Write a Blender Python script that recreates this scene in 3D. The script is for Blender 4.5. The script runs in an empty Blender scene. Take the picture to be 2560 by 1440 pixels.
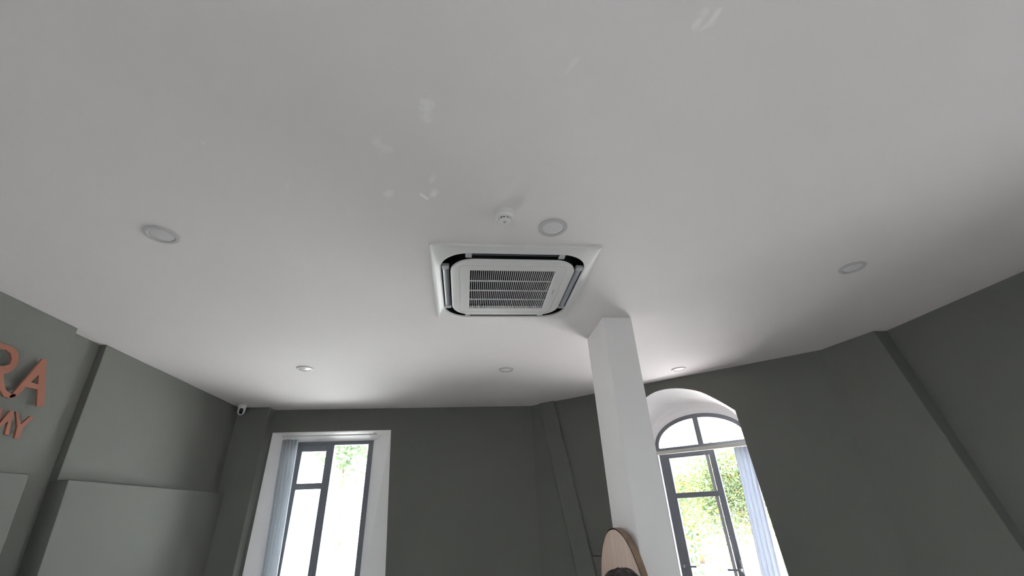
import bpy, bmesh, math, random
from mathutils import Vector, Matrix
random.seed(7)
S = bpy.context.scene
C = S.collection

# ------------------------------------------------------------------ camera
FPX = 1054.893                      # focal length in pixels of the 2560 x 1440 frame
PITCH, ROLL, YAW = (math.radians(a) for a in (27.94505, -2.81812, 7.0959))
EYE = 1.75                          # camera height above the floor
HC = 1.28219                        # ceiling height above the camera (from the 0.95 m cassette)
cp, sp, cy, sy, cr, sr = math.cos(PITCH), math.sin(PITCH), math.cos(YAW), math.sin(YAW), math.cos(ROLL), math.sin(ROLL)
_f = Vector((sy*cp, cy*cp, sp)); _r = Vector((cy, -sy, 0)); _u = _r.cross(_f)
CX = cr*_r + sr*_u; CY = -sr*_r + cr*_u; CZ = -_f
cam = bpy.data.cameras.new('camera'); camo = bpy.data.objects.new('camera', cam); C.objects.link(camo)
cam.sensor_fit = 'HORIZONTAL'; cam.sensor_width = 36; cam.lens = FPX/2560*36; cam.clip_start = .02; cam.clip_end = 300
M3 = Matrix((CX, CY, CZ)).transposed().to_4x4(); M3.translation = (0, 0, EYE)
camo.matrix_world = M3
S.camera = camo

# ------------------------------------------------------------------ light
w = bpy.data.worlds.new('sky'); S.world = w; w.use_nodes = True
bg = w.node_tree.nodes['Background']; bg.inputs['Color'].default_value = (.93, .965, 1, 1); bg.inputs['Strength'].default_value = 8.5
sun = bpy.data.lights.new('sun', 'SUN'); suno = bpy.data.objects.new('sun', sun); C.objects.link(suno)
sun.energy = 85; sun.angle = .02; sun.color = (1, .97, .95)
suno.rotation_euler = Vector((0, .1, -.99)).to_track_quat('-Z', 'Y').to_euler()
S.view_settings.view_transform = 'Standard'; S.view_settings.look = 'None'
S.view_settings.gamma = 1; S.view_settings.use_curve_mapping = False
S.view_settings.exposure = 0.32
S.cycles.max_bounces = 14; S.cycles.diffuse_bounces = 8; S.cycles.transparent_max_bounces = 16

# ------------------------------------------------------------------ pixel helpers (a pixel gives a direction; planes give the distance)
def ray(p): return (CX*(p[0]-1280) - CY*(p[1]-720) - CZ*FPX).normalized()
def on_plane(p, p0, n):
    d = ray(p); n = Vector(n); return d * (n.dot(Vector(p0)) / n.dot(d))     # camera-relative
def on_x(p, x): return on_plane(p, (x, 0, 0), (1, 0, 0))
def on_ceiling(p, drop=0): return on_plane(p, (0, 0, HC-drop), (0, 0, 1))
UP = Vector((0, 0, EYE))

# ------------------------------------------------------------------ materials
def mat(name, col, rough=.6, var=.04, scale=3.0, bump=0.0, bscale=120.0, metal=0.0, spec=.3):
    m = bpy.data.materials.new(name); m.use_nodes = True; nt = m.node_tree; b = nt.nodes['Principled BSDF']
    b.inputs['Roughness'].default_value = rough; b.inputs['Metallic'].default_value = metal
    b.inputs['Specular IOR Level'].default_value = spec
    tc = nt.nodes.new('ShaderNodeTexCoord'); nz = nt.nodes.new('ShaderNodeTexNoise'); nz.inputs['Scale'].default_value = scale
    nz.inputs['Detail'].default_value = 4
    nt.links.new(tc.outputs['Object'], nz.inputs['Vector'])
    rp = nt.nodes.new('ShaderNodeValToRGB'); e = rp.color_ramp.elements
    e[0].position, e[1].position = .3, .7
    e[0].color = tuple(max(0, c*(1-var)) for c in col)+(1,); e[1].color = tuple(min(1, c*(1+var)) for c in col)+(1,)
    nt.links.new(nz.outputs['Fac'], rp.inputs['Fac']); nt.links.new(rp.outputs['Color'], b.inputs['Base Color'])
    if bump:
        n2 = nt.nodes.new('ShaderNodeTexNoise'); n2.inputs['Scale'].default_value = bscale
        bp = nt.nodes.new('ShaderNodeBump'); bp.inputs['Strength'].default_value = bump; bp.inputs['Distance'].default_value = .002
        nt.links.new(tc.outputs['Object'], n2.inputs['Vector']); nt.links.new(n2.outputs['Fac'], bp.inputs['Height'])
        nt.links.new(bp.outputs['Normal'], b.inputs['Normal'])
    return m
SAGE = mat('sage_paint', (.15, .155, .138), .75, .03, 1.2, .15)
WHITE = mat('white_paint', (.865, .835, .84), .7, .02, 1.5, .1)
PLASTIC = mat('white_plastic', (.72, .70, .695), .4, .015, 4)
RIMGREY = mat('lamp_rim_plastic', (.50, .475, .485), .45, .02, 8)
LENS = mat('lamp_lens', (.65, .62, .63), .35, .01, 8)
BLACK = mat('black_plastic', (.006, .006, .007), .7, .2, 10)
DGREY = mat('dark_grey_plastic', (.06, .062, .068), .5, .1, 10)
CLIP = mat('clip_plastic', (.4, .4, .41), .45, .03, 10)
FLAP = mat('louver_plastic', (.3, .31, .34), .4, .03, 10)
COPPER = mat('copper_paint', (.29, .115, .076), .45, .05, 6)
ALU = mat('dark_aluminium', (.17, .18, .205), .45, .05, 6)  # grey lifted to take in the glare around backlit frames
FLOOR = mat('floor_tile', (.78, .765, .755), .4, .06, 1)
RAIL = mat('rail_plastic', (.62, .6, .55), .5, .03, 6)
STEEL = mat('brushed_steel', (.6, .6, .6), .35, .03, 20, metal=.8)
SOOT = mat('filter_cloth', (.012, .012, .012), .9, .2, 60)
PAVE = mat('pavement', (.68, .68, .69), .8, .1, .8)
ASPH = mat('asphalt', (.11, .11, .115), .9, .1, 2)
RENDERW = mat('exterior_render', (.8, .79, .76), .8, .04, 1)
BARK = mat('bark', (.16, .12, .085), .9, .3, 9)

def ceiling_material():
    m = mat('ceiling_paint', (.735, .69, .692), .75, .015, .8, .08)
    nt = m.node_tree; b = nt.nodes['Principled BSDF']
    base = [l for l in nt.links if l.to_socket == b.inputs['Base Color']][0].from_socket
    tc = [n for n in nt.nodes if n.type == 'TEX_COORD'][0]
    nz = nt.nodes.new('ShaderNodeTexNoise'); nz.inputs['Scale'].default_value = 26; nz.inputs['Detail'].default_value = 6
    nt.links.new(tc.outputs['Object'], nz.inputs['Vector'])
    # touched-up dabs of fresher white paint: centre pixel, half length, half width, turn, weight
    dabs = [((1066, 272), .085, .035, .15, .6), ((952, 366), .06, .05, .0, .4), ((972, 484), .04, .03, .4, .6), ((1062, 493), .035, .012, -.6, 1.2),
            ((1084, 484), .045, .025, .2, .9), ((1078, 450), .05, .02, .2, .4), ((1748, 52), .05, .02, .2, .6), ((1790, 38), .035, .015, .3, .7),
            ((1767, 65), .04, .015, .7, .5), ((510, 357), .02, .01, .3, .5), ((1434, 158), .05, .012, .5, .35), ((720, 462), .05, .012, .5, .25)]
    acc = None
    for px, la, lb, rot, wt in dabs:
        c = on_ceiling(px)
        mp = nt.nodes.new('ShaderNodeMapping'); mp.vector_type = 'TEXTURE'
        mp.inputs['Location'].default_value = (c.x, c.y, 0); mp.inputs['Rotation'].default_value = (0, 0, rot + math.pi/2)
        mp.inputs['Scale'].default_value = (la, lb, 1000)
        nt.links.new(tc.outputs['Object'], mp.inputs['Vector'])
        ln = nt.nodes.new('ShaderNodeVectorMath'); ln.operation = 'LENGTH'; nt.links.new(mp.outputs['Vector'], ln.inputs[0])
        ad = nt.nodes.new('ShaderNodeMath'); ad.operation = 'MULTIPLY_ADD'; nt.links.new(nz.outputs['Fac'], ad.inputs[0]); ad.inputs[1].default_value = 2.2
        nt.links.new(ln.outputs['Value'], ad.inputs[2])
        mr = nt.nodes.new('ShaderNodeMapRange'); nt.links.new(ad.outputs[0], mr.inputs['Value'])
        mr.inputs['From Min'].default_value = 2.0; mr.inputs['From Max'].default_value = 1.3; mr.inputs['To Max'].default_value = wt*.6
        if acc is None: acc = mr.outputs[0]
        else:
            mx = nt.nodes.new('ShaderNodeMath'); mx.operation = 'MAXIMUM'; nt.links.new(acc, mx.inputs[0]); nt.links.new(mr.outputs[0], mx.inputs[1]); acc = mx.outputs[0]
    mix = nt.nodes.new('ShaderNodeMixRGB'); mix.inputs['Color2'].default_value = (.95, .94, .92, 1)
    cl = nt.nodes.new('ShaderNodeClamp'); nt.links.new(acc, cl.inputs[0])
    nt.links.new(cl.outputs[0], mix.inputs['Fac']); nt.links.new(base, mix.inputs['Color1']); nt.links.new(mix.outputs[0], b.inputs['Base Color'])
    return m
CEIL = ceiling_material()

def glass_material():
    m = bpy.data.materials.new('window_glass'); m.use_nodes = True; nt = m.node_tree; nt.nodes.clear()
    o = nt.nodes.new('ShaderNodeOutputMaterial'); mx = nt.nodes.new('ShaderNodeMixShader'); t = nt.nodes.new('ShaderNodeBsdfTransparent')
    g = nt.nodes.new('ShaderNodeBsdfGlossy'); fr = nt.nodes.new('ShaderNodeFresnel'); nz = nt.nodes.new('ShaderNodeTexNoise')
    fr.inputs['IOR'].default_value = 1.4; g.inputs['Roughness'].default_value = .02; t.inputs['Color'].default_value = (.93, .96, .95, 1)
    nz.inputs['Scale'].default_value = 2; bp = nt.nodes.new('ShaderNodeBump'); bp.inputs['Strength'].default_value = .01
    nt.links.new(nz.outputs['Fac'], bp.inputs['Height']); nt.links.new(bp.outputs['Normal'], g.inputs['Normal'])
    nt.links.new(fr.outputs[0], mx.inputs[0]); nt.links.new(t.outputs[0], mx.inputs[1]); nt.links.new(g.outputs[0], mx.inputs[2]); nt.links.new(mx.outputs[0], o.inputs[0])
    return m
GLASS = glass_material()
def cloth_material(name, col, trans):
    m = mat(name, col, .9, .03, 8, .2, 300); nt = m.node_tree; b = nt.nodes['Principled BSDF']; o = nt.nodes['Material Output']
    t = nt.nodes.new('ShaderNodeBsdfTranslucent'); t.inputs['Color'].default_value = col+(1,); mx = nt.nodes.new('ShaderNodeMixShader'); mx.inputs[0].default_value = trans
    nt.links.new(b.outputs[0], mx.inputs[1]); nt.links.new(t.outputs[0], mx.inputs[2]); nt.links.new(mx.outputs[0], o.inputs[0]); return m
CLOTH = cloth_material('curtain_cloth', (.74, .76, .79), .4)
CLOTH2 = cloth_material('pale_blue_cloth', (.66, .69, .74), .3)
LEAF = cloth_material('leaf', (.12, .13, .035), .4)
LEAF2 = cloth_material('leaf_cool', (.065, .095, .05), .4)
def wood_material():
    m = mat('pale_wood', (.56, .40, .31), .5, .05, 2); nt = m.node_tree; b = nt.nodes['Principled BSDF']
    tc = [n for n in nt.nodes if n.type == 'TEX_COORD'][0]; nz = [n for n in nt.nodes if n.type == 'TEX_NOISE'][0]
    mp = nt.nodes.new('ShaderNodeMapping'); mp.inputs['Scale'].default_value = (14, 14, .8)
    nt.links.new(tc.outputs['Object'], mp.inputs['Vector']); nt.links.new(mp.outputs['Vector'], nz.inputs['Vector']); nz.inputs['Scale'].default_value = 1.2
    e = [n for n in nt.nodes if n.type == 'VALTORGB'][0].color_ramp.elements; e[0].color = (.49, .335, .255, 1); e[1].color = (.6, .44, .345, 1); return m
WOOD = wood_material()
WOODEDGE = mat('shaded_wood_edge', (.28, .2, .14), .6, .15, 20)  # rim wood darkened for the side turned away from the window

# ------------------------------------------------------------------ mesh helpers
def obj(name, verts, faces, m, parent=None, smooth=False, loc=None):
    me = bpy.data.meshes.new(name); me.from_pydata([tuple(v) for v in verts], [], faces)
    bm = bmesh.new(); bm.from_mesh(me); bmesh.ops.recalc_face_normals(bm, faces=bm.faces); bm.to_mesh(me); bm.free()
    if smooth:
        for p in me.polygons: p.use_smooth = True
    me.materials.append(m); o = bpy.data.objects.new(name, me); C.objects.link(o)
    if loc is not None: o.location = loc
    if parent: o.parent = parent
    return o
def tag(o, label, cat, group=None, kind=None):
    o['label'] = label; o['category'] = cat
    if group: o['group'] = group
    if kind: o['kind'] = kind
    return o
def empty(name, loc=(0, 0, 0), rz=0):
    o = bpy.data.objects.new(name, None); C.objects.link(o); o.location = loc; o.rotation_euler = (0, 0, rz); o.empty_display_size = .1; return o
def bevel(o, wd=.003, seg=2):
    md = o.modifiers.new('bevel', 'BEVEL'); md.width = wd; md.segments = seg; md.limit_method = 'ANGLE'; md.angle_limit = math.radians(40); return o
def box_vf(a, b):
    x0, y0, z0 = a; x1, y1, z1 = b
    v = [(x0, y0, z0), (x1, y0, z0), (x1, y1, z0), (x0, y1, z0), (x0, y0, z1), (x1, y0, z1), (x1, y1, z1), (x0, y1, z1)]
    return v, [(0, 3, 2, 1), (4, 5, 6, 7), (0, 1, 5, 4), (1, 2, 6, 5), (2, 3, 7, 6), (3, 0, 4, 7)]
def box(name, a, b, m, parent=None, bev=0):
    o = obj(name, *box_vf(a, b), m, parent)
    return bevel(o, bev) if bev else o
def hexa(name, bot, top, m, parent=None):          # prism between two footprints of the same count
    n = len(bot); v = list(bot)+list(top)
    f = [tuple(range(n)), tuple(range(n, 2*n))]+[(i, (i+1) % n, n+(i+1) % n, n+i) for i in range(n)]
    return obj(name, v, f, m, parent)
def loft(name, rings, m, parent=None, cap0=False, cap1=False, smooth=False, closed=True):
    n = len(rings[0]); v = [p for r in rings for p in r]; f = []
    for k in range(len(rings)-1):
        for i in range(n if closed else n-1):
            j = (i+1) % n; f.append((k*n+i, k*n+j, (k+1)*n+j, (k+1)*n+i))
    if cap0: f.append(tuple(range(n)))
    if cap1: f.append(tuple(range((len(rings)-1)*n, len(rings)*n)))
    return obj(name, v, f, m, parent, smooth)
def auto(o, deg=35):
    for p in o.data.polygons: p.use_smooth = True
    o.data.set_sharp_from_angle(angle=math.radians(deg)); return o
def filled(outer, holes):
    """2-D polygon with holes -> verts2d, tris, boundary loops (as index lists)"""
    bm = bmesh.new(); loops = []
    for lp in [outer]+holes:
        vs = [bm.verts.new((p[0], p[1], 0)) for p in lp]; loops.append(vs)
        for i in range(len(vs)): bm.edges.new((vs[i], vs[(i+1) % len(vs)]))
    bmesh.ops.triangle_fill(bm, use_beauty=True, use_dissolve=False, edges=bm.edges[:], normal=(0, 0, 1))
    bm.verts.index_update(); v = [(q.co.x, q.co.y) for q in bm.verts]; f = [tuple(q.index for q in fc.verts) for fc in bm.faces]
    lo = [[q.index for q in l] for l in loops]; bm.free(); return v, f, lo
def plate(name, outer, holes, fn, t0, t1, m, parent=None, holes_back=None):
    """slab from 2-D outline; fn(a, b, t) -> 3-D; holes may change shape to holes_back on the far side"""
    v, f, lo = filled(outer, holes); n = len(v)
    V = [fn(a, b, t0) for a, b in v]; F = list(f)
    if holes_back is None: v2, f2, lo2 = v, f, lo
    else: v2, f2, lo2 = filled(outer, holes_back)
    V += [fn(a, b, t1) for a, b in v2]; F += [tuple(n+i for i in reversed(t)) for t in f2]
    for k, l in enumerate(lo):
        if k and holes_back is not None: continue      # hole walls come as a reveal of their own
        l2 = lo2[k]
        for i in range(len(l)):
            j = (i+1) % len(l); F.append((l[i], l[j], n+l2[j], n+l2[i]))
    return obj(name, V, F, m, parent)
def rrect(a, r, n=16, b=None):                       # rounded rectangle, half sizes a, b; 4n points
    b = a if b is None else b; r = max(r, 1e-4); P = []
    for k, (qx, qy) in enumerate(((1, 1), (-1, 1), (-1, -1), (1, -1))):
        for i in range(n):
            t = math.pi/2*(k + i/(n-1)); P.append((qx*(a-r)+r*math.cos(t), qy*(b-r)+r*math.sin(t)))
    return P
def tube(name, p0, p1, r, m, parent=None, n=16, r1=None):
    p0, p1 = Vector(p0), Vector(p1); d = (p1-p0).normalized(); a = d.orthogonal().normalized(); b = d.cross(a); r1 = r if r1 is None else r1
    R = [[p+(a*math.cos(2*math.pi*i/n)+b*math.sin(2*math.pi*i/n))*q for i in range(n)] for p, q in ((p0, r), (p1, r1))]
    return auto(loft(name, R, m, parent, True, True))
def lathe(name, prof, m, parent=None, n=40, cap0=True, cap1=True, c=(0, 0)):
    R = [[(c[0]+r*math.cos(2*math.pi*i/n), c[1]+r*math.sin(2*math.pi*i/n), z) for i in range(n)] for r, z in prof]
    return auto(loft(name, R, m, parent, cap0, cap1))

def bar(name, fn, s0, s1, z0, z1, t0, t1, m, parent, bev=.003):
    v = [fn(s, z, t) for t in (t0, t1) for s, z in ((s0, z0), (s1, z0), (s1, z1), (s0, z1))]
    o = obj(name, v, [(0, 1, 2, 3), (4, 5, 6, 7), (0, 1, 5, 4), (1, 2, 6, 5), (2, 3, 7, 6), (3, 0, 4, 7)], m, parent)
    return bevel(o, bev) if bev else o

# ================================================================== SETTING
ZC = EYE+HC
# wall lines (plan, metres, camera at 0,0)
BA = math.radians(1.3); BO = Vector((-2.406, 5.772)); BU = Vector((math.cos(BA), math.sin(BA))); BN = Vector((-BU.y, BU.x))
KA = math.radians(-40.5); KO = Vector((2.124, 4.808)); KU = Vector((math.cos(KA), math.sin(KA))); KN = Vector((-KU.y, KU.x))
def back(s, z, t): p = BO+BU*s+BN*t; return (p.x, p.y, z)
def cham(s, z, t): p = KO+KU*s+KN*t; return (p.x, p.y, z)
def px_back(p, t=0): q = on_plane(p, (*(BO+BN*t), 0), (*BN, 0)); return ((Vector((q.x, q.y))-BO).dot(BU), q.z+EYE)
def px_cham(p, t=0): q = on_plane(p, (*(KO+KN*t), 0), (*KN, 0)); return ((Vector((q.x, q.y))-KO).dot(KU), q.z+EYE)
# corner of the two
den = BU.x*KU.y-BU.y*KU.x; dd = KO-BO; sB = (dd.x*KU.y-dd.y*KU.x)/den; sK = (dd.x*BU.y-dd.y*BU.x)/den

fl = box('floor', (-3.3, -4.4, -.12), (4.3, 6.5, 0), FLOOR); tag(fl, 'light tiled floor of the room', 'floor', kind='structure')
ACC = (.2765, 2.372)
cl_out = [(-3.11, -4.3), (4.05, -4.3), (4.05, 3.5), cham(2.1, 0, .58)[:2], cham(sK+.1, 0, .58)[:2], back(sB, 0, .52)[:2], (-3.11, 6.28)]
ceil = plate('ceiling', cl_out, [[(ACC[0]+x, ACC[1]+y) for x, y in rrect(.44, .02, 4)]], lambda a, b, t: (a, b, ZC+t), 0, .22, CEIL)
tag(ceil, 'flat white painted ceiling with dabs of fresher paint', 'ceiling', kind='structure')

# left wall: a recessed slot between two raised sections, each with a prouder lower panel
wl = plate('wall_left', [(-4.3, 0), (6.28, 0), (6.28, ZC), (-4.3, ZC)], [[(-3.4, .2), (-1.2, .2), (-1.2, 2.7), (-3.4, 2.7)]], lambda a, b, t: (-2.81-t, a, b), 0, .3, SAGE); tag(wl, 'sage green left wall with raised panels', 'wall', kind='structure')
ZP = EYE+.327
def leftpanel(name, x, y0, ztop, zbot, ya_t, ya_b, yb_t, yb_b):
    return bevel(hexa(name, [(-2.83, ya_b, zbot), (x, ya_b, zbot), (x, yb_b, zbot), (-2.83, yb_b, zbot)],
                [(-2.83, ya_t, ztop), (x, ya_t, ztop), (x, yb_t, ztop), (-2.83, yb_t, ztop)], SAGE, wl), .004)
leftpanel('wall_panel', -2.728, 0, ZC, ZP-.01, -.3, -.3, 3.066, 3.12)
leftpanel('wall_panel', -2.675, 0, ZP+.008, 0, -.3, -.3, 3.135, 3.36)
leftpanel('wall_panel', -2.763, 0, ZC, ZP-.01, 3.395, 3.458, 5.66, 5.66)
leftpanel('wall_panel', -2.69, 0, ZP, 0, 3.458, 3.67, 5.66, 5.66)

# ---- back wall with the rectangular window
W1o = [px_back((681.9, 1081.9)), px_back((977.5, 1075))]
b1 = px_back((963.3, 1437)); sill1 = .5
slope1 = (b1[0]-W1o[1][0])/(b1[1]-W1o[1][1])
W1o = [(W1o[0][0], W1o[0][1]), W1o[1], (W1o[1][0]+slope1*(sill1-W1o[1][1]), sill1), (W1o[0][0], sill1)]
T1 = .3
fTL = px_back((722, 1106), T1); fTR = px_back((934.6, 1101.4), T1)
zt1 = (px_back((748, 1105), T1)[1]+fTR[1])/2; sill1i = sill1+.06
W1i = [(fTL[0], zt1), (fTR[0], zt1), (fTR[0], sill1i), (fTL[0], sill1i)]
sL = -(2.406+2.9)+2.1
wb = plate('wall_back', [(-.75, 0), (sB, 0), (sB, ZC), (-.75, ZC)], [W1o], back, 0, .52, SAGE, None, [W1i])
tag(wb, 'dark sage back wall around the rectangular window', 'wall', kind='structure')
loft('reveal', [[back(s, z, 0) for s, z in W1o], [back(s, z, T1) for s, z in W1i], [back(s, z, .52) for s, z in W1i]], WHITE, wb)
pier = bevel(hexa('corner_pier', [(-2.82, 5.585, 0), (-2.408, 5.612, 0), (-2.408, 5.9, 0), (-2.82, 5.9, 0)], [(-2.82, 5.585, ZC), (-2.408, 5.612, ZC), (-2.408, 5.9, ZC), (-2.82, 5.9, ZC)], SAGE, wb), .006)

# ---- chamfered wall with the arched window
TI = .45
arch_px = ((1612, 995), (1635, 980), (1665, 972), (1700, 970), (1750, 978), (1800, 1003), (1838, 1026))
A0 = [px_cham(p) for p in arch_px]
A0 = [(-.26, EYE+.72), (-.235, EYE+.86), (-.17, EYE+.98), (-.095, EYE+1.06)]+A0
def resample(P, n):
    L = [0]
    for a, b in zip(P, P[1:]): L.append(L[-1]+math.hypot(b[0]-a[0], b[1]-a[1]))
    out = []
    for i in range(n):
        t = L[-1]*i/(n-1); k = max(j for j in range(len(L)-1) if L[j] <= t+1e-9); q = (t-L[k])/(L[k+1]-L[k])
        out.append((P[k][0]+(P[k+1][0]-P[k][0])*q, P[k][1]+(P[k+1][1]-P[k][1])*q))
    return out
def smooth(P, k=2):
    for _ in range(k): P = [P[0]]+[((a[0]+2*b[0]+c[0])/4, (a[1]+2*b[1]+c[1])/4) for a, b, c in zip(P, P[1:], P[2:])]+[P[-1]]
    return P
NA = 33
A0 = smooth(resample(A0, NA), 2)
sill2 = .6; rb = px_cham((1968.3, 1438)); rt = px_cham((1862, 1108)); sl2 = (rb[0]-rt[0])/(rb[1]-rt[1])
def opening(arc, zb, rb_s, lb_s): return arc+[(rb_s, zb), (lb_s, zb)]
O0 = opening(A0, sill2, A0[-1][0]+sl2*(sill2-A0[-1][1]), -.26)
CXs = px_cham((1745, 1075), TI)[0]; HW = CXs-px_cham((1638.5, 1124), TI)[0]; ZSPR = EYE+.585; RISE = px_cham((1745, 1033), TI)[1]-ZSPR
def arcpts(hw, zs, rise, n=NA, c=CXs): return [(c-hw*math.cos(math.pi*i/(n-1)), zs+rise*math.sin(math.pi*i/(n-1))**.92) for i in range(n)]
AM = [px_cham(p, .36) for p in ((1625.2, 1075.5), (1649.5, 1040.7), (1684.2, 1016.4), (1725.9, 1006), (1774.5, 1006), (1816.2, 1018.2), (1842.2, 1037.3))]
mc = CXs; AM = [(CXs-.60, EYE+.68), (CXs-.585, EYE+.76)]+AM[1:]+[(CXs+.50, EYE+.80), (CXs+.52, EYE+.74)]
AM = smooth(resample(AM, NA), 3)
AI = arcpts(HW, ZSPR, RISE); AIo = arcpts(HW+.03, ZSPR+.01, RISE+.035)
OM = opening(AM, sill2+.02, CXs+.52, CXs-.60); OIo = opening(AIo, sill2+.03, CXs+HW+.03, CXs-HW-.03); OI = opening(AI, sill2+.04, CXs+HW, CXs-HW)
wc = plate('wall_corner', [(sK, 0), (2.05, 0), (2.05, ZC), (sK, ZC)], [O0], cham, 0, .58, SAGE, None, [OI])
tag(wc, 'dark sage angled wall around the arched window', 'wall', kind='structure')
rv = loft('reveal', [[cham(s, z, t) for s, z in P] for P, t in ((O0, 0), (OM, .36), (OIo, .385), (OI, TI), (OI, .58))], WHITE, wc); auto(rv, 25)

# raked pilaster at the left end of the angled wall
def pil(s_t, ds): return s_t+ds
pl = px_cham((1346.7, 1011.7), -.045)[0]; pr = px_cham((1383, 1004), -.045)[0]; LEAN = .172
bevel(hexa('pilaster', [cham(pl+LEAN*ZC, 0, .05), cham(pl+LEAN*ZC, 0, -.045), cham(pr+LEAN*ZC, 0, -.045), cham(pr+LEAN*ZC, 0, .05)],
     [cham(pl, ZC, .05), cham(pl, ZC, -.045), cham(pr, ZC, -.045), cham(pr, ZC, .05)], SAGE, wc), .006)
zd = px_cham((1490, 1391))[1]
bevel(obj('wall_panel', *(lambda a: ([cham(s, z, t) for t in (-.012, .02) for s, z in a], [(0, 1, 2, 3), (4, 5, 6, 7), (0, 1, 5, 4), (1, 2, 6, 5), (2, 3, 7, 6), (3, 0, 4, 7)]))([(pr+.27, .1), (-.4, .1), (-.4, zd), (pr+.27, zd)]), SAGE, wc), .004)

bar('shade_line', cham, pr+.27, -.4, zd, zd+.011, -.0135, .02, DGREY, wc, 0); bar('shade_line', cham, pr+.262, pr+.271, .1, zd+.011, -.0135, .02, DGREY, wc, 0)  # proud dark strips standing in for the shadow gap around the panel

# ---- right wall with its pilaster and an added, unseen window for fill light
def rw(a, b, t): return (3.735+t, a, b)
wr = plate('wall_right', [(-4.3, 0), (3.75, 0), (3.75, ZC), (-4.3, ZC)], [[(-.2, .9), (1.4, .9), (1.4, 2.3), (-.2, 2.3)]], rw, 0, .3, SAGE)
tag(wr, 'dark sage right wall', 'wall', kind='structure')
q0 = on_ceiling((2045, 877)); q1 = on_ceiling((2184, 827)); q2 = on_ceiling((2213, 827))
zl = -EYE
dq = Vector((q1.x-q0.x, q1.y-q0.y)).normalized(); pb_ = on_plane((2560, 1381.8), q1, (dq.y, -dq.x, 0))
lean2 = (Vector((pb_.x, pb_.y))-Vector((q1.x, q1.y))).dot(dq)/(HC-pb_.z)*ZC; q1b = Vector((q1.x, q1.y))+dq*lean2; side = Vector((q2.x-q1.x+.08, q2.y-q1.y))
bevel(hexa('pilaster', [(q0.x, q0.y, 0), (q1b.x, q1b.y, 0), (q1b.x+side.x, q1b.y+side.y, 0), (3.95, 3.75, 0)],
     [(q0.x, q0.y, ZC), (q1.x, q1.y, ZC), (q1.x+side.x, q1.y+side.y, ZC), (3.95, 3.75, ZC)], SAGE, wr), .004)
wf = plate('wall_front', [(-3.11, 0), (4.03, 0), (4.03, ZC), (-3.11, ZC)], [[(-2.4, .2), (-.6, .2), (-.6, 2.6), (-2.4, 2.6)]], lambda a, b, t: (a, -4.0-t, b), 0, .3, SAGE)
w4 = empty('fill_window_4', (-1.5, -4.15, .2)); tag(w4, 'added fill-light window in the wall behind the viewer', 'window', kind='structure')  # unseen window, added to throw fill light on surfaces facing the camera
for x in (-.87, 0, .87): box('mullion', (x-.03, -.04, .07), (x+.03, .04, 2.33), ALU, w4)
for z in (0, 2.33): box('frame', (-.9, -.04, z), (.9, .04, z+.07), ALU, w4)
for k in range(2): box('pane', (-.84+.87*k, -.004, .07), (-.03+.87*k, .004, 2.33), GLASS, w4)
tag(wf, 'sage wall behind the viewer', 'wall', kind='structure')
def glazing(name, loc, rz, wd, h, bays, lab):
    w = empty(name, loc, rz); tag(w, lab, 'window', kind='structure')
    for z in (0, h-.07): box('frame', (-wd/2, -.04, z), (wd/2, .04, z+.07), ALU, w)
    st = wd/bays
    for i in range(bays+1):
        x = min(max(-wd/2+st*i, -wd/2+.03), wd/2-.03); box('mullion', (x-.03, -.04, .07), (x+.03, .04, h-.07), ALU, w)
    for i in range(bays): box('pane', (-wd/2+st*i+.03, -.004, .07), (-wd/2+st*(i+1)-.03, .004, h-.07), GLASS, w)
glazing('fill_window_3', (-2.96, -2.3, .2), math.pi/2, 2.2, 2.5, 2, 'added fill-light window in left wall behind the viewer')  # out of view, put in as fill from the left
glazing('fill_window_5', (3.88, .6, .9), math.pi/2, 1.6, 1.4, 2, 'added fill-light window in right wall beside the viewer')  # out of view, put in to brighten the ceiling on the right

# ---- white column
col = box('column', (1.038, 2.853, 0), (1.264, 3.31, ZC), WHITE, bev=.006); tag(col, 'white square column rising to the ceiling', 'column', kind='structure')

# ================================================================== WINDOWS
def win_handle(fn, s, z, t, parent, side=-1):
    h = bar('handle', fn, s-.014, s+.014, z-.06, z+.06, t-.014, t, ALU, parent)
    bar('lever', fn, min(s, s+side*.125), max(s, s+side*.125), z-.035, z-.017, t-.05, t-.036, ALU, h)
    bar('lever_neck', fn, s-.01, s+.01, z-.037, z-.015, t-.05, t-.01, STEEL, h)
    return h
w1 = empty('window_1'); tag(w1, 'tall rectangular window with dark frame, curtain at its left', 'window', kind='structure')
s0, s1 = W1i[0][0], W1i[1][0]; z0, z1 = sill1i, zt1
def PB(x, y, t): return px_back((x, y), t)
fr_l = s0+.05; fr_r = PB(917, 1150, T1)[0]; fr_t = PB(880, 1111.5, T1)[1]
bar('frame', back, s0, fr_l, z0, z1, T1, T1+.07, ALU, w1); bar('frame', back, fr_r, s1, z0, z1, T1, T1+.07, ALU, w1)
bar('frame', back, fr_l, fr_r, fr_t, z1, T1, T1+.07, ALU, w1); bar('frame', back, fr_l, fr_r, z0, z0+.06, T1, T1+.07, ALU, w1)
sa = empty('sash'); sa.parent = w1
g_l = PB(752, 1150, T1)[0]; g_r = PB(815.5, 1135, T1)[0]; g_t = PB(790, 1129, T1)[1]; m_t = PB(785, 1208, T1)[1]; m_b = PB(785, 1223, T1)[1]; st_r = PB(833, 1140, T1)[0]
for a in ((fr_l, g_l, z0+.06, fr_t), (g_r, st_r, z0+.06, fr_t), (g_l, g_r, g_t, fr_t), (g_l, g_r, m_b, m_t), (g_l, g_r, z0+.06, z0+.14)):
    bar('sash_bar', back, *a, T1-.012, T1+.04, ALU, sa)
bar('pane', back, g_l, g_r, m_t, g_t, T1+.01, T1+.016, GLASS, sa, 0); bar('pane', back, g_l, g_r, z0+.14, m_b, T1+.01, T1+.016, GLASS, sa, 0)
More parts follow.
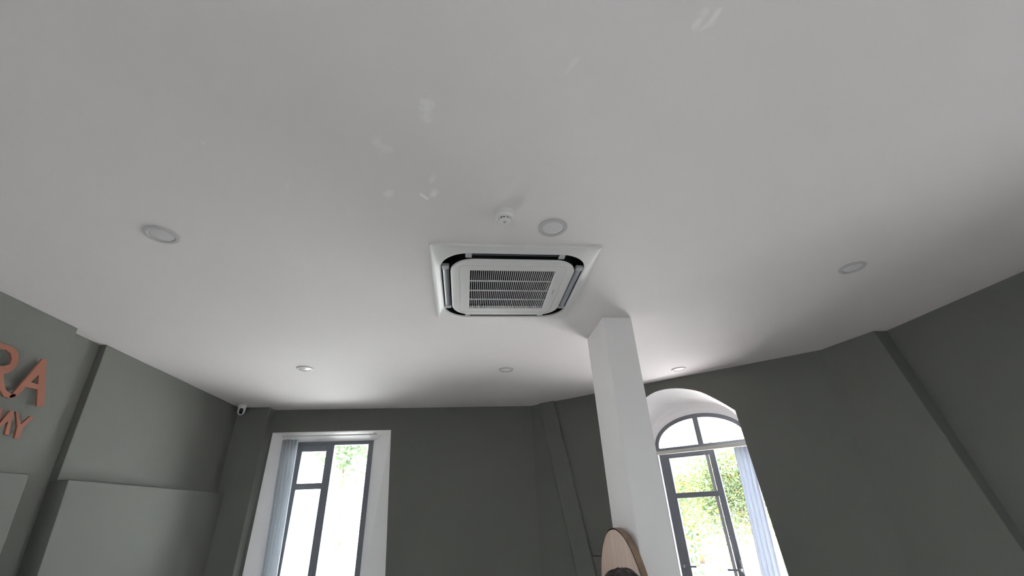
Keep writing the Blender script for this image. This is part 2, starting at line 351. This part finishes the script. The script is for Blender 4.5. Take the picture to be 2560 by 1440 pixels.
bar('pane', back, st_r, fr_r, z0+.06, fr_t, T1+.045, T1+.051, GLASS, w1, 0)
win_handle(back, (g_r+st_r)/2, PB(782, 1438, T1)[1], T1-.012, w1)
bar('window_sill', back, W1o[3][0]-.02, W1o[2][0]+.02, sill1-.03, sill1+.005, -.03, .02, WHITE, w1)

w2 = empty('window_2'); tag(w2, 'arched window with fan light and sash behind the column', 'window', kind='structure')
def PC(x, y, t=TI): return px_cham((x, y), t)
ZT = (px_cham((1690, 1119), TI)[1]+px_cham((1830, 1104.5), TI)[1])/2
fa = arcpts(HW, ZSPR, RISE); fb = arcpts(HW-.045, ZSPR+.0, RISE-.045)
loft('arch_frame', [[cham(s, z, t) for s, z in P] for P, t in ((fa, TI), (fb, TI), (fb, TI+.06), (fa, TI+.06), (fa, TI))], ALU, w2, closed=False)
bar('mullion', cham, PC(1737, 1070)[0]-.006, PC(1748, 1070)[0]+.004, ZT, ZSPR+RISE-.03, TI, TI+.05, ALU, w2)
bar('transom', cham, CXs-HW, CXs+HW, ZT-.045, ZT+.012, TI-.005, TI+.06, ALU, w2)
v, f, lo = filled(fb+[(CXs+HW-.045, ZT-.02), (CXs-HW+.045, ZT-.02)], [])
obj('fan_pane', [cham(a, b, TI+.03) for a, b in v], f, GLASS, w2)
ztr = ZT-.045
bar('frame', cham, CXs-HW, CXs-HW+.014, sill2+.04, ztr, TI, TI+.06, ALU, w2); bar('frame', cham, CXs+HW-.05, CXs+HW, sill2+.04, ztr, TI, TI+.06, ALU, w2)
bar('frame', cham, CXs-HW+.014, CXs+HW-.05, sill2+.04, sill2+.1, TI, TI+.06, ALU, w2)
s2 = empty('sash'); s2.parent = w2
L0 = PC(1654.5, 1168)[0]; L1 = PC(1678, 1168)[0]; R0 = PC(1765, 1145)[0]; R1 = PC(1789, 1140)[0]; zb = sill2+.1; gt = PC(1720, 1142)[1]; b0 = PC(1735, 1230.5)[1]; b1_ = PC(1740, 1243.5)[1]
for a in ((L0, L1, zb, ztr), (R0+.045, R1, zb, ztr), (L1, R0+.045, gt, ztr), (L1, R0+.045, b1_, b0), (L1, R0+.045, zb, zb+.1)):
    bar('sash_bar', cham, *a, TI-.02, TI+.03, ALU, s2)
bar('glazing_bead', cham, R0, R0+.034, b0, gt, TI, TI+.02, RIMGREY, s2); bar('glazing_bead', cham, R0, R0+.034, zb+.1, b1_, TI, TI+.02, RIMGREY, s2)
bar('pane', cham, L1, R0+.045, b0, gt, TI+.006, TI+.012, GLASS, s2, 0); bar('pane', cham, L1, R0+.045, zb+.1, b1_, TI+.006, TI+.012, GLASS, s2, 0)
win_handle(cham, (R0+.045+R1)/2+.01, PC(1846, 1416)[1], TI-.02, w2); win_handle(cham, (L0+L1)/2, PC(1704, 1407)[1], TI-.02, w2, 1)
bar('window_sill', cham, -.28, A0[-1][0]+.08, sill2-.03, sill2+.005, -.03, .02, WHITE, w2)

# ================================================================== THINGS
# ---- ceiling cassette
ac = empty('air_conditioner', (ACC[0], ACC[1], ZC)); tag(ac, 'white square ceiling cassette air conditioner with slatted grille', 'air conditioner')
NR = 14
def R3(a, r, d): return [(x, y, -d) for x, y in rrect(a, r, NR)]
auto(loft('outer_panel', [R3(.475, .012, 0), R3(.475, .012, .009), R3(.471, .011, .013), R3(.462, .012, .0135), R3(.444, .15, .023), R3(.426, .165, .0285), R3(.421, .163, .027), R3(.419, .162, .018)], PLASTIC, ac), 22)
plate_o = auto(loft('centre_panel', [R3(.366, .135, .026), R3(.3665, .135, .030), R3(.363, .133, .036), R3(.354, .128, .0395), R3(.3135, .035, .0395), R3(.3135, .035, .036), R3(.3105, .033, .036), R3(.3105, .033, .0395), R3(.258, .006, .0395), R3(.254, .004, .037), R3(.252, .003, .02)], PLASTIC, ac), 22)
auto(loft('air_channel', [R3(.4195, .162, .020), R3(.4195, .162, -.06), R3(.364, .134, -.06), R3(.364, .134, .028)], BLACK, ac))
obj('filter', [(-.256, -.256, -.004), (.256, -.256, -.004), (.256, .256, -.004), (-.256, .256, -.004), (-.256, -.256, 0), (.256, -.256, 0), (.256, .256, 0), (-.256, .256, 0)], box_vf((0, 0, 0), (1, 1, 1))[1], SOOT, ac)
box('housing', (-.432, -.432, .08), (.432, .432, .2), DGREY, ac)
gr = empty('grille'); gr.parent = ac
NS = 42
slat0 = None
for i in range(NS):
    x = -.2525+.505*i/(NS-1)
    if slat0 is None: slat0 = box('slat', (-.0014, -.2525, -.036), (.0014, .2525, -.026), PLASTIC, gr); o = slat0
    else: o = slat0.copy(); C.objects.link(o)
    o.location = (x, 0, 0)
cb = None
for y in (-.125, 0, .125):
    if cb is None: cb = box('cross_bar', (-.2525, -.0016, -.0375), (.2525, .0016, -.030), PLASTIC, gr); o = cb
    else: o = cb.copy(); C.objects.link(o)
    o.location = (0, y, 0)
# flaps and clips in the outlet ring, four sides
def flap_mesh(parent, rz, tilt):
    pr = []
    for k in range(7):
        u = k/6; pr.append((-.018+.036*u, -(.008+tilt*u+.010*math.sin(math.pi*u))))
    L = .245; v = []
    for e in (-1, 1):
        for (dx, dz) in pr: v.append((.393+dx, e*L, dz))
        for (dx, dz) in reversed(pr): v.append((.393+dx, e*L, dz+.003))
    n = 14; f = [tuple(range(n)), tuple(range(n, 2*n))]+[(i, (i+1) % n, n+(i+1) % n, n+i) for i in range(n)]
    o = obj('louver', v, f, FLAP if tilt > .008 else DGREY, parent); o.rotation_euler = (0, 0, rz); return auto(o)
for k, (rz, tl) in enumerate(((0, .012), (math.pi/2, .006), (math.pi, .012), (-math.pi/2, .004))):
    flap_mesh(ac, rz, tl)
    for e in (-1, 1):
        c = box('clip', (.372, -.018, -.026), (.415, .018, -.004), CLIP, ac, .003); c.rotation_euler = (0, 0, rz)
        c.location = (math.cos(rz+math.pi/2)*.262*e, math.sin(rz+math.pi/2)*.262*e, 0)
# faint maker's mark, too small to read: a row of tiny dark glyph strokes
mk = MARK = mat('mark_ink', (.2, .16, .16), .6, .05, 10)
v, f = [], []
for i in range(6):
    a = -.030+i*.0105
    for (x0, y0, x1, y1) in ((.279, a, .287, a+.002), (.279, a+.005, .287, a+.007), (.279 if i % 2 else .285, a, .281 if i % 2 else .287, a+.007)):
        b = len(v); v += [(x0, y0, -.0399), (x1, y0, -.0399), (x1, y1, -.0399), (x0, y1, -.0399)]; f.append((b, b+1, b+2, b+3))
obj('maker_mark', v, f, MARK, ac)

# ---- recessed downlights
LP = [((404, 588), 'white recessed downlight nearest the copper wall letters'), ((1381.5, 571), 'white recessed downlight beside the smoke detector and air conditioner'),
      ((2131, 670), 'white recessed downlight near the dark right wall'), ((762, 922), 'white recessed downlight above the rectangular window, left of the far row'),
      ((1265.5, 925), 'white recessed downlight in middle of far row, before the back wall'), ((1697, 923.5), 'white recessed downlight right of column, above the arched window')]
first = None
for p, lab in LP:
    c = on_ceiling(p, .004)
    if first is None:
        root = empty('downlight'); parts = []
        parts.append(lathe('rim', [(.0755, 0), (.0755, -.004), (.072, -.008), (.058, -.0085), (.0545, -.006), (.0535, -.001)], RIMGREY, root, 48, False, False))
        parts.append(lathe('lens', [(.0545, -.003), (.050, -.0055), (.001, -.006)], LENS, root, 48, False, True)); first = (root, parts)
    else:
        root = first[0].copy(); C.objects.link(root)
        for q in first[1]: d = q.copy(); C.objects.link(d); d.parent = root
    root.location = (c.x, c.y, ZC); tag(root, lab, 'ceiling light', 'recessed downlights in the ceiling')

# ---- smoke detector
sd = empty('smoke_detector', (.183, 1.631, ZC)); tag(sd, 'white round smoke detector on ceiling near the air conditioner', 'smoke detector')
lathe('base', [(.050, 0), (.050, -.016), (.0485, -.019)], PLASTIC, sd)
lathe('body', [(.047, -.017), (.046, -.024), (.040, -.033), (.034, -.037), (.030, -.0375)], PLASTIC, sd, 40)
lathe('vent_ring', [(.027, -.036), (.027, -.046)], BLACK, sd)
for i in range(12):
    a = 2*math.pi*i/12; wdt = .0035 if i % 2 else .0018
    o = box('vent_post', (.0265, -wdt, -.047), (.031, wdt, -.036), PLASTIC, sd); o.rotation_euler = (0, 0, a+.12)
lathe('cap', [(.031, -.0455), (.0305, -.048), (.026, -.0515), (.007, -.0525), (.0065, -.0505), (.001, -.0505)], PLASTIC, sd)
lathe('test_button', [(.006, -.050), (.0055, -.0535), (.001, -.054)], CLIP, sd)
lathe('indicator', [(.004, -.03), (.003, -.036), (.0005, -.037)], STEEL, sd, 12, c=(-.034, .02))

# ---- surveillance camera in the corner
cc = empty('security_camera', (-2.664, 5.46, ZC)); tag(cc, 'small white security camera hung at the corner of left wall and ceiling', 'camera')
lathe('mount', [(.046, 0), (.046, -.012), (.040, -.018), (.02, -.019)], PLASTIC, cc)
lathe('body', [(.041, -.016), (.0425, -.04), (.042, -.07), (.037, -.095), (.026, -.112), (.008, -.119), (.001, -.1195)], PLASTIC, cc)
v, f = [], []
nn = 10
for k in range(9):                       # dark arched face wrapped on the front
    z = -.045-.066*k/8; rr = .0435 if z > -.072 else .0435*math.sqrt(max(.05, 1-((z+.072)/.05)**2)) + .0012
    half = .46*math.sqrt(max(0.02, 1-(max(0, .2-k/8)/.2)**2))
    for i in range(nn):
        a = -math.pi/2+.42 + half*(2*i/(nn-1)-1); v.append((rr*math.cos(a), rr*math.sin(a), z))
for k in range(8):
    for i in range(nn-1): f.append((k*nn+i, k*nn+i+1, (k+1)*nn+i+1, (k+1)*nn+i))
fo = obj('face_plate', v, f, BLACK, cc, True)
ln = lathe('lens', [(.011, 0), (.011, -.004), (.009, -.006), (.001, -.0075)], DGREY, cc, 20); ln.location = (.0185, -.0405, -.07); ln.rotation_euler = (-math.pi/2, 0, .42); ln.scale = (1, 1, 1)

# ---- copper letters on the left wall
XL = -2.68; SZ = 4.5
def LZ(x, y): q = on_x((x/SZ, 820+y/SZ), XL); return (q.y, q.z+EYE)
def letter(char, outer, holes, lab, grp):
    o = plate('wall_letter', outer, holes, lambda a, b, t: (XL-t, a, b), 0, .012, COPPER); bevel(o, .0015)
    pts = outer; ya = sum(p[0] for p in pts)/len(pts); za = sum(p[1] for p in pts)/len(pts)
    for dy, dz in pins[char]:
        tube('stand_off', (XL-.011, dy, dz), (-2.729, dy, dz), .004, STEEL, o, 8)
    tag(o, lab, 'letter', grp); return o
A_out = [LZ(*p) for p in ((482, 347), (527, 347), (520, 480), (510, 690), (497, 886), (414, 880), (425, 692), (295, 662), (190, 770), (120, 792), (97, 772), (150, 728), (300, 560))]
A_in = [LZ(*p) for p in ((437, 528), (431, 632), (352, 606))]
hz = [LZ(500, 500), LZ(460, 860), LZ(200, 700)]
R_top = LZ(0, 165)[1]; R_bot = A_out[4][1]
R_out = [(2.43, R_bot), (2.485, R_bot), (2.485, R_bot+.115), (2.53, R_bot+.115)]+[LZ(*p) for p in ((-35, 600), (0, 690), (40, 770), (110, 795), (170, 770), (190, 742), (110, 735), (66, 690), (48, 610), (40, 520), (110, 500), (180, 450), (212, 370), (212, 300), (185, 240), (105, 195), (0, 163))]+[(2.52, R_top+.003), (2.43, R_top+.003)]
R_in = [(2.485, R_bot+.155), (2.485, R_top-.035), (2.56, R_top-.035)]+[LZ(*p) for p in ((0, 235), (70, 245), (120, 285), (135, 350), (110, 410), (40, 430), (-40, 420))]
M_out = [LZ(*p) for p in ((108, 930), (152, 925), (165, 955), (128, 1100), (97, 1205), (52, 1195), (85, 1060), (0, 1150), (-40, 1190), (-75, 1180), (-75, 1150), (0, 1060))]
mt, mb = M_out[0][1], M_out[4][1]
M_out += [(2.70, mt), (2.665, mt), (2.66, mb), (2.69, mb), (2.70, mb+.085)]
def dedupe_M():                                           # a clean capital M: right leg and right diagonal from the photo, left half mirrored
    r = [LZ(*p) for p in ((118, 928), (158, 930), (100, 1205), (55, 1195), (92, 1050))]
    vtx = LZ(-30, 1125); c = vtx[0]
    L = [(2*c-p[0], p[1]) for p in r]
    return [r[0], r[1], r[2], r[3], r[4], (c, vtx[1]-.012), L[4], L[3], L[2], L[1], L[0], (c, vtx[1]+.022)]
M_out = dedupe_M()
Y_out = [LZ(*p) for p in ((180, 938), (212, 962), (235, 1085), (345, 990), (387, 1002), (262, 1120), (218, 1250), (163, 1238), (196, 1110))]
pins = {'A': hz, 'R': [(2.457, R_bot+.05), (2.457, R_top-.05)], 'M': [((M_out[0][0]+M_out[3][0])/2+.004, (M_out[0][1]+M_out[3][1])/2)], 'Y': [LZ(205, 1170)]}
letter('R', R_out, [R_in], 'big copper letter R on the left wall, cut by the frame', 'copper letters on the left wall')
letter('A', A_out, [A_in], 'big copper letter A on the left wall', 'copper letters on the left wall')
letter('M', M_out, [], 'small copper letter M under the big letters on left wall', 'copper letters on the left wall')
letter('Y', Y_out, [], 'small copper letter Y below the big letter A', 'copper letters on the left wall')

# ---- curtains
def curtain(name, fn, rail, lab, folds, amp, m):
    """rail: list of (s_left, s_right, z) from top to bottom"""
    n = folds*8; v, f = [], []
    for (a, b, z, t) in rail:
        for i in range(n+1):
            u = i/n; v.append(fn(a+(b-a)*u, z, t+amp*math.sin(2*math.pi*folds*u)+amp*.3*math.sin(7*u+z)))
    for k in range(len(rail)-1):
        for i in range(n): f.append((k*(n+1)+i, k*(n+1)+i+1, (k+1)*(n+1)+i+1, (k+1)*(n+1)+i))
    o = obj(name, v, f, m, None, True); sdm = o.modifiers.new('thick', 'SOLIDIFY'); sdm.thickness = .0015; tag(o, lab, 'curtain'); return o
def pb(x, y, t): return px_back((x, y), t)
tcur = .055
rows = []
ca, cb_ = pb(706, 1100, tcur), pb(747, 1099, tcur); da, db = pb(653, 1440, tcur), pb(692, 1440, tcur)
for k in range(12):
    q = k/11; z = ca[1]*(1-q)+.6*q; e = (ca[1]-z)/(ca[1]-da[1])
    rows.append((ca[0]+(da[0]-ca[0])*e, cb_[0]+(db[0]-cb_[0])*e, z, tcur))
curtain('curtain', back, rows, 'pale curtain gathered at the left of the rectangular window', 5, .022, CLOTH)
ra, rbb = pb(712, 1091, tcur), pb(938, 1085.5, tcur)
rod = empty('curtain_rod'); tag(rod, 'thin white curtain rod across top of the rectangular window', 'curtain rod')
rz_ = (ra[1]+rbb[1])/2
tube('rod', back(ra[0], ra[1], tcur), back(rbb[0], rbb[1], tcur), .009, RAIL, rod)
for q, e in ((ra, -1), (rbb, 1)):
    tube('finial', back(q[0], q[1], tcur), back(q[0]+e*.03, q[1], tcur), .016, RAIL, rod, 16, .008)
    tube('bracket', back(q[0]-e*.02, q[1], tcur), back(q[0]-e*.02, q[1]+.02, tcur+.03), .007, RAIL, rod, 10)
tc2 = .3
cL, cR = px_cham((1637, 1135.5), tc2), px_cham((1866, 1109.5), tc2)
rail = empty('curtain_rail'); tag(rail, 'cream curtain rail across the arched window below its fan light', 'curtain rail')
zr = (cL[1]+cR[1])/2
bar('rail', cham, CXs-.55, CXs+.55, zr-.016, zr+.022, tc2-.02, tc2+.02, RAIL, rail)
bar('end_bracket', cham, CXs-.57, CXs-.55, zr-.03, zr+.03, tc2-.025, tc2+.03, RAIL, rail); bar('end_bracket', cham, CXs+.55, CXs+.57, zr-.03, zr+.03, tc2-.025, tc2+.03, RAIL, rail)
ca = px_cham((1834, 1119), tc2); da = px_cham((1904, 1440), tc2)
rows = []
for k in range(12):
    q = k/11; z = (zr-.018)*(1-q)+.68*q; e = (zr-z)/(zr-da[1])
    rows.append((ca[0]+(da[0]-ca[0])*e, .905-.05*e, z, tc2))
curtain('curtain', cham, rows, 'pale blue-grey curtain hanging at right of the arched window', 4, .018, CLOTH2)

# ---- round wooden disc on the column's left face
XD = .985
dn = [on_x(p, XD) for p in ((1545, 1319), (1508, 1360), (1590, 1390), (1607, 1440), (1490, 1440))]
disc = empty('wooden_disc', (XD, 3.13, EYE-.575)); tag(disc, 'round pale wooden disc mounted on side of the white column', 'wooden disc')
RD = .455
prof = [(0, .0), (RD-.004, 0), (RD, .004), (RD, .036), (RD-.004, .04), (0, .04)]
n = 96
def dring(r, t): return [(t, r*math.cos(2*math.pi*i/n), r*math.sin(2*math.pi*i/n)) for i in range(n)]
auto(loft('face', [dring(RD-.003, 0), dring(RD-.003, .012)], WOOD, disc, True, True))
auto(loft('rim', [dring(RD-.003, .0), dring(RD, .003), dring(RD, .038), dring(RD-.003, .04), dring(RD-.01, .04), dring(RD-.01, .0), dring(RD-.003, 0)], WOODEDGE, disc))
box('wall_bracket', (.03, -.06, -.12), (.056, .06, .12), ALU, disc)


# ---- person standing before the disc (only the crown of the hair reaches the frame)
SKIN = mat('skin', (.45, .29, .21), .55, .04, 20); HAIR = mat('dark_hair', (.014, .009, .009), .45, .5, 60, .6, 220); SHIRT = mat('dark_cloth', (.05, .05, .06), .9, .1, 40); TROUS = mat('trouser_cloth', (.03, .035, .05), .9, .1, 40); EYEM = mat('eye', (.02, .015, .012), .2, .1, 30); LIP = mat('lip', (.35, .14, .12), .5, .05, 30)
def skin(name, verts, edges, rad, m, parent=None, root=0, sub=2):
    me = bpy.data.meshes.new(name); me.from_pydata(verts, edges, []); o = bpy.data.objects.new(name, me); C.objects.link(o)
    o.modifiers.new('skin', 'SKIN').use_smooth_shade = True
    for k, v in enumerate(me.skin_vertices[0].data):
        r = rad[k]; v.radius = r if isinstance(r, tuple) else (r, r); v.use_root = (k == root)
    sb = o.modifiers.new('sub', 'SUBSURF'); sb.levels = sub; sb.render_levels = sub
    me.materials.append(m)
    if parent: o.parent = parent
    return o
ht = on_plane((1557, 1419), (0, 1.85, 0), (0, 1, 0)); TOP = ht.z+EYE
pe = empty('person', (ht.x, 1.85, 0), math.radians(-38)); tag(pe, 'person with dark hair, only the crown showing before the wooden disc', 'person')
k = TOP/1.56
V_, E_, R_ = [], [], []
def J(x, y, z, r, prev=None):
    V_.append((x*k, y*k, z*k)); R_.append(tuple(q*k for q in r) if isinstance(r, tuple) else r*k)
    if prev is not None: E_.append((prev, len(V_)-1))
    return len(V_)-1
pel = J(0, 0, .80, (.135, .10)); wai = J(0, .005, .93, (.115, .085), pel); che = J(0, .0, 1.08, (.13, .09), wai); nb = J(0, -.01, 1.23, (.085, .07), che)
nk = J(0, .0, 1.29, .048, nb); hb = J(0, .008, 1.36, .058, nk); hm = J(0, .012, 1.42, (.07, .082), hb); hc = J(0, .005, 1.48, (.068, .08), hm)
for e in (-1, 1):
    sh = J(e*.15, -.01, 1.215, .052, nb); el = J(e*.20, -.03, .98, .037, sh); wr_ = J(e*.205, .05, .775, .025, el); pa = J(e*.203, .07, .715, (.02, .034), wr_)
    for q, (dy, ln_) in enumerate(((-.026, .062), (-.009, .072), (.009, .075), (.026, .066))):
        a1 = J(e*(.203), .07+dy, .672, .0085, pa); a2 = J(e*.197, .076+dy*1.05, .672-ln_*.55, .008, a1); J(e*.186, .082+dy*1.05, .672-ln_, .0068, a2)
    t1 = J(e*.196, .105, .712, .0095, pa); J(e*.188, .122, .68, .0085, t1)
    hp = J(e*.085, 0, .74, .085, pel); kn = J(e*.088, .012, .43, .055, hp); an = J(e*.09, -.01, .075, .036, kn); J(e*.094, .13, .03, (.04, .028), an)
skin('body', V_, E_, R_, SKIN, pe)
def sub_skin(name, pts, links, m):
    return skin(name, [(x*k, y*k, z*k) for x, y, z, r in pts], links, [tuple(q*k for q in r) if isinstance(r, tuple) else r*k for x, y, z, r in pts], m, pe)
sub_skin('shirt', [(0, 0, .76, (.158, .124)), (0, .005, .93, (.13, .1)), (0, 0, 1.08, (.145, .105)), (0, -.01, 1.225, (.096, .083)), (-.15, -.01, 1.215, .064), (-.185, -.025, 1.06, .052), (.15, -.01, 1.215, .064), (.185, -.025, 1.06, .052)],
         [(0, 1), (1, 2), (2, 3), (3, 4), (4, 5), (3, 6), (6, 7)], SHIRT)
sub_skin('trousers', [(0, 0, .85, (.148, .112)), (-.085, 0, .73, .098), (-.088, .012, .43, .068), (-.09, -.01, .11, .055), (.085, 0, .73, .098), (.088, .012, .43, .068), (.09, -.01, .11, .055)], [(0, 1), (1, 2), (2, 3), (0, 4), (4, 5), (5, 6)], TROUS)
def blob(name, c, r, m, nu=20, nv=14, fnc=None):
    rings = []
    for j in range(1, nv):
        ph = math.pi*j/nv
        rings.append([tuple((c[i]+r[i]*q*(fnc(th, ph) if fnc else 1))*k for i, q in enumerate((math.sin(ph)*math.cos(th), math.sin(ph)*math.sin(th), math.cos(ph)))) for th in [2*math.pi*t/nu for t in range(nu)]])
    return loft(name, rings, m, pe, True, True, True)
for e in (-1, 1):
    blob('eye', (e*.031, .083, 1.435), (.011, .006, .006), EYEM, 12, 8); blob('ear', (e*.073, -.005, 1.42), (.008, .016, .028), SKIN, 12, 8)
blob('nose', (0, .096, 1.405), (.012, .016, .022), SKIN, 12, 8); blob('mouth', (0, .082, 1.368), (.024, .008, .006), LIP, 12, 8)
rn = random.Random(4)
def wav(th, ph): return 1+.025*math.sin(9*th+4*ph)+.02*math.sin(5*th-7*ph)
blob('hair', (0, -.022, 1.462), (.097, .103, .098), HAIR, 48, 30, wav); blob('hair_bun', (-.012, -.085, 1.505), (.042, .04, .036), HAIR, 32, 20, wav)
blob('hair_back', (0, -.06, 1.37), (.075, .05, .11), HAIR, 32, 20, wav)
# ================================================================== OUTSIDE
gd = obj('ground', [(-60, 5.9, -.35), (70, 5.9, -.35), (70, 90, -.35), (-60, 90, -.35)], [(0, 1, 2, 3)], PAVE)
tag(gd, 'pale sunlit courtyard paving outside the windows', 'ground', kind='structure')
rd = obj('road', [(-60, -40, -.35), (-3.15, -40, -.35), (-3.15, 5.9, -.35), (-60, 5.9, -.35), (4.05, -40, -.35), (4.05, -4.35, -.35), (-3.15, -4.35, -.35), (60, -40, -.35), (60, 5.9, -.35), (4.05, 5.9, -.35)], [(0, 1, 2, 3), (1, 4, 5, 6), (4, 7, 8, 9)], ASPH)
tag(rd, 'dark asphalt road outside the left wall', 'road', kind='structure')
def tree(loc, h, rx, rz, n, ls, lab, mats, seed, hole=.0, zc=None):
    rnd = random.Random(seed); r = empty('tree', loc); tag(r, lab, 'tree', 'trees outside the windows'); zc = zc or h-rz
    P = [(0, .1), (.3*h, .075), (.62*h, .05), (.8*h, .02)]
    R = [[(q*math.cos(2*math.pi*i/10)+.12*math.sin(z), q*math.sin(2*math.pi*i/10), z) for i in range(10)] for z, q in P]
    loft('trunk', R, BARK, r, True, True, True)
    for b in range(7):
        a = rnd.uniform(0, 6.28); zz = h*rnd.uniform(.35, .7)
        tube('branch', (.12*math.sin(zz), 0, zz), (math.cos(a)*rx*.7, math.sin(a)*rx*.7, zz+rz*rnd.uniform(.2, .7)), .03, BARK, r, 8, .008)
    clumps = [(rnd.gauss(0, .45)*rx, rnd.gauss(0, .45)*rx, zc+rnd.gauss(0, .42)*rz) for _ in range(46)]
    for mi, mm in enumerate(mats):
        v, f = [], []
        for _ in range(n//len(mats)):
            c = clumps[rnd.randrange(mi*46//len(mats), (mi+1)*46//len(mats))]; p = Vector((c[0]+rnd.gauss(0, .30), c[1]+rnd.gauss(0, .30), c[2]+rnd.gauss(0, .26)))
            a = Vector((rnd.gauss(0, 1), rnd.gauss(0, 1), rnd.gauss(0, .6)-.3)).normalized(); b = a.cross(Vector((rnd.gauss(0, 1), rnd.gauss(0, 1), rnd.gauss(0, 1)))).normalized()
            l = ls*rnd.uniform(.6, 1.3); k = len(v)
            v += [p-a*l, p+b*l*.35-a*.1*l, p+a*l, p-b*l*.35-a*.1*l]; f.append((k, k+1, k+2, k+3))
        me = bpy.data.meshes.new('foliage'); me.from_pydata([tuple(q) for q in v], [], f); me.materials.append(mm)
        o = bpy.data.objects.new('foliage', me); C.objects.link(o); o.parent = r; o['kind'] = 'stuff'
    return r
def at(px, dist): q = ray(px); h = math.hypot(q.x, q.y); return (q.x/h*dist, q.y/h*dist, -.35)
tree(at((1825, 1210), 13), 3.0, 1.05, .8, 11000, .055, 'yellow-green leafy tree outside the right half of the arched window', (LEAF, LEAF2), 3, zc=2.2)
tree(at((1712, 1200), 21), 3.3, 1.15, .85, 5000, .08, 'dark green tree seen through the glass of the arched window sash', (LEAF2, LEAF), 5, zc=2.55)
tree(at((1650, 1270), 8.8), 2.6, .38, .9, 3500, .05, 'tree in sliver between the column and the arched window sash', (LEAF, LEAF2), 11, zc=1.75)
tree(at((866, 1120), 12), 4.1, .6, .45, 700, .09, 'thin leafy tree outside the rectangular window', (LEAF2,), 9, zc=3.75)
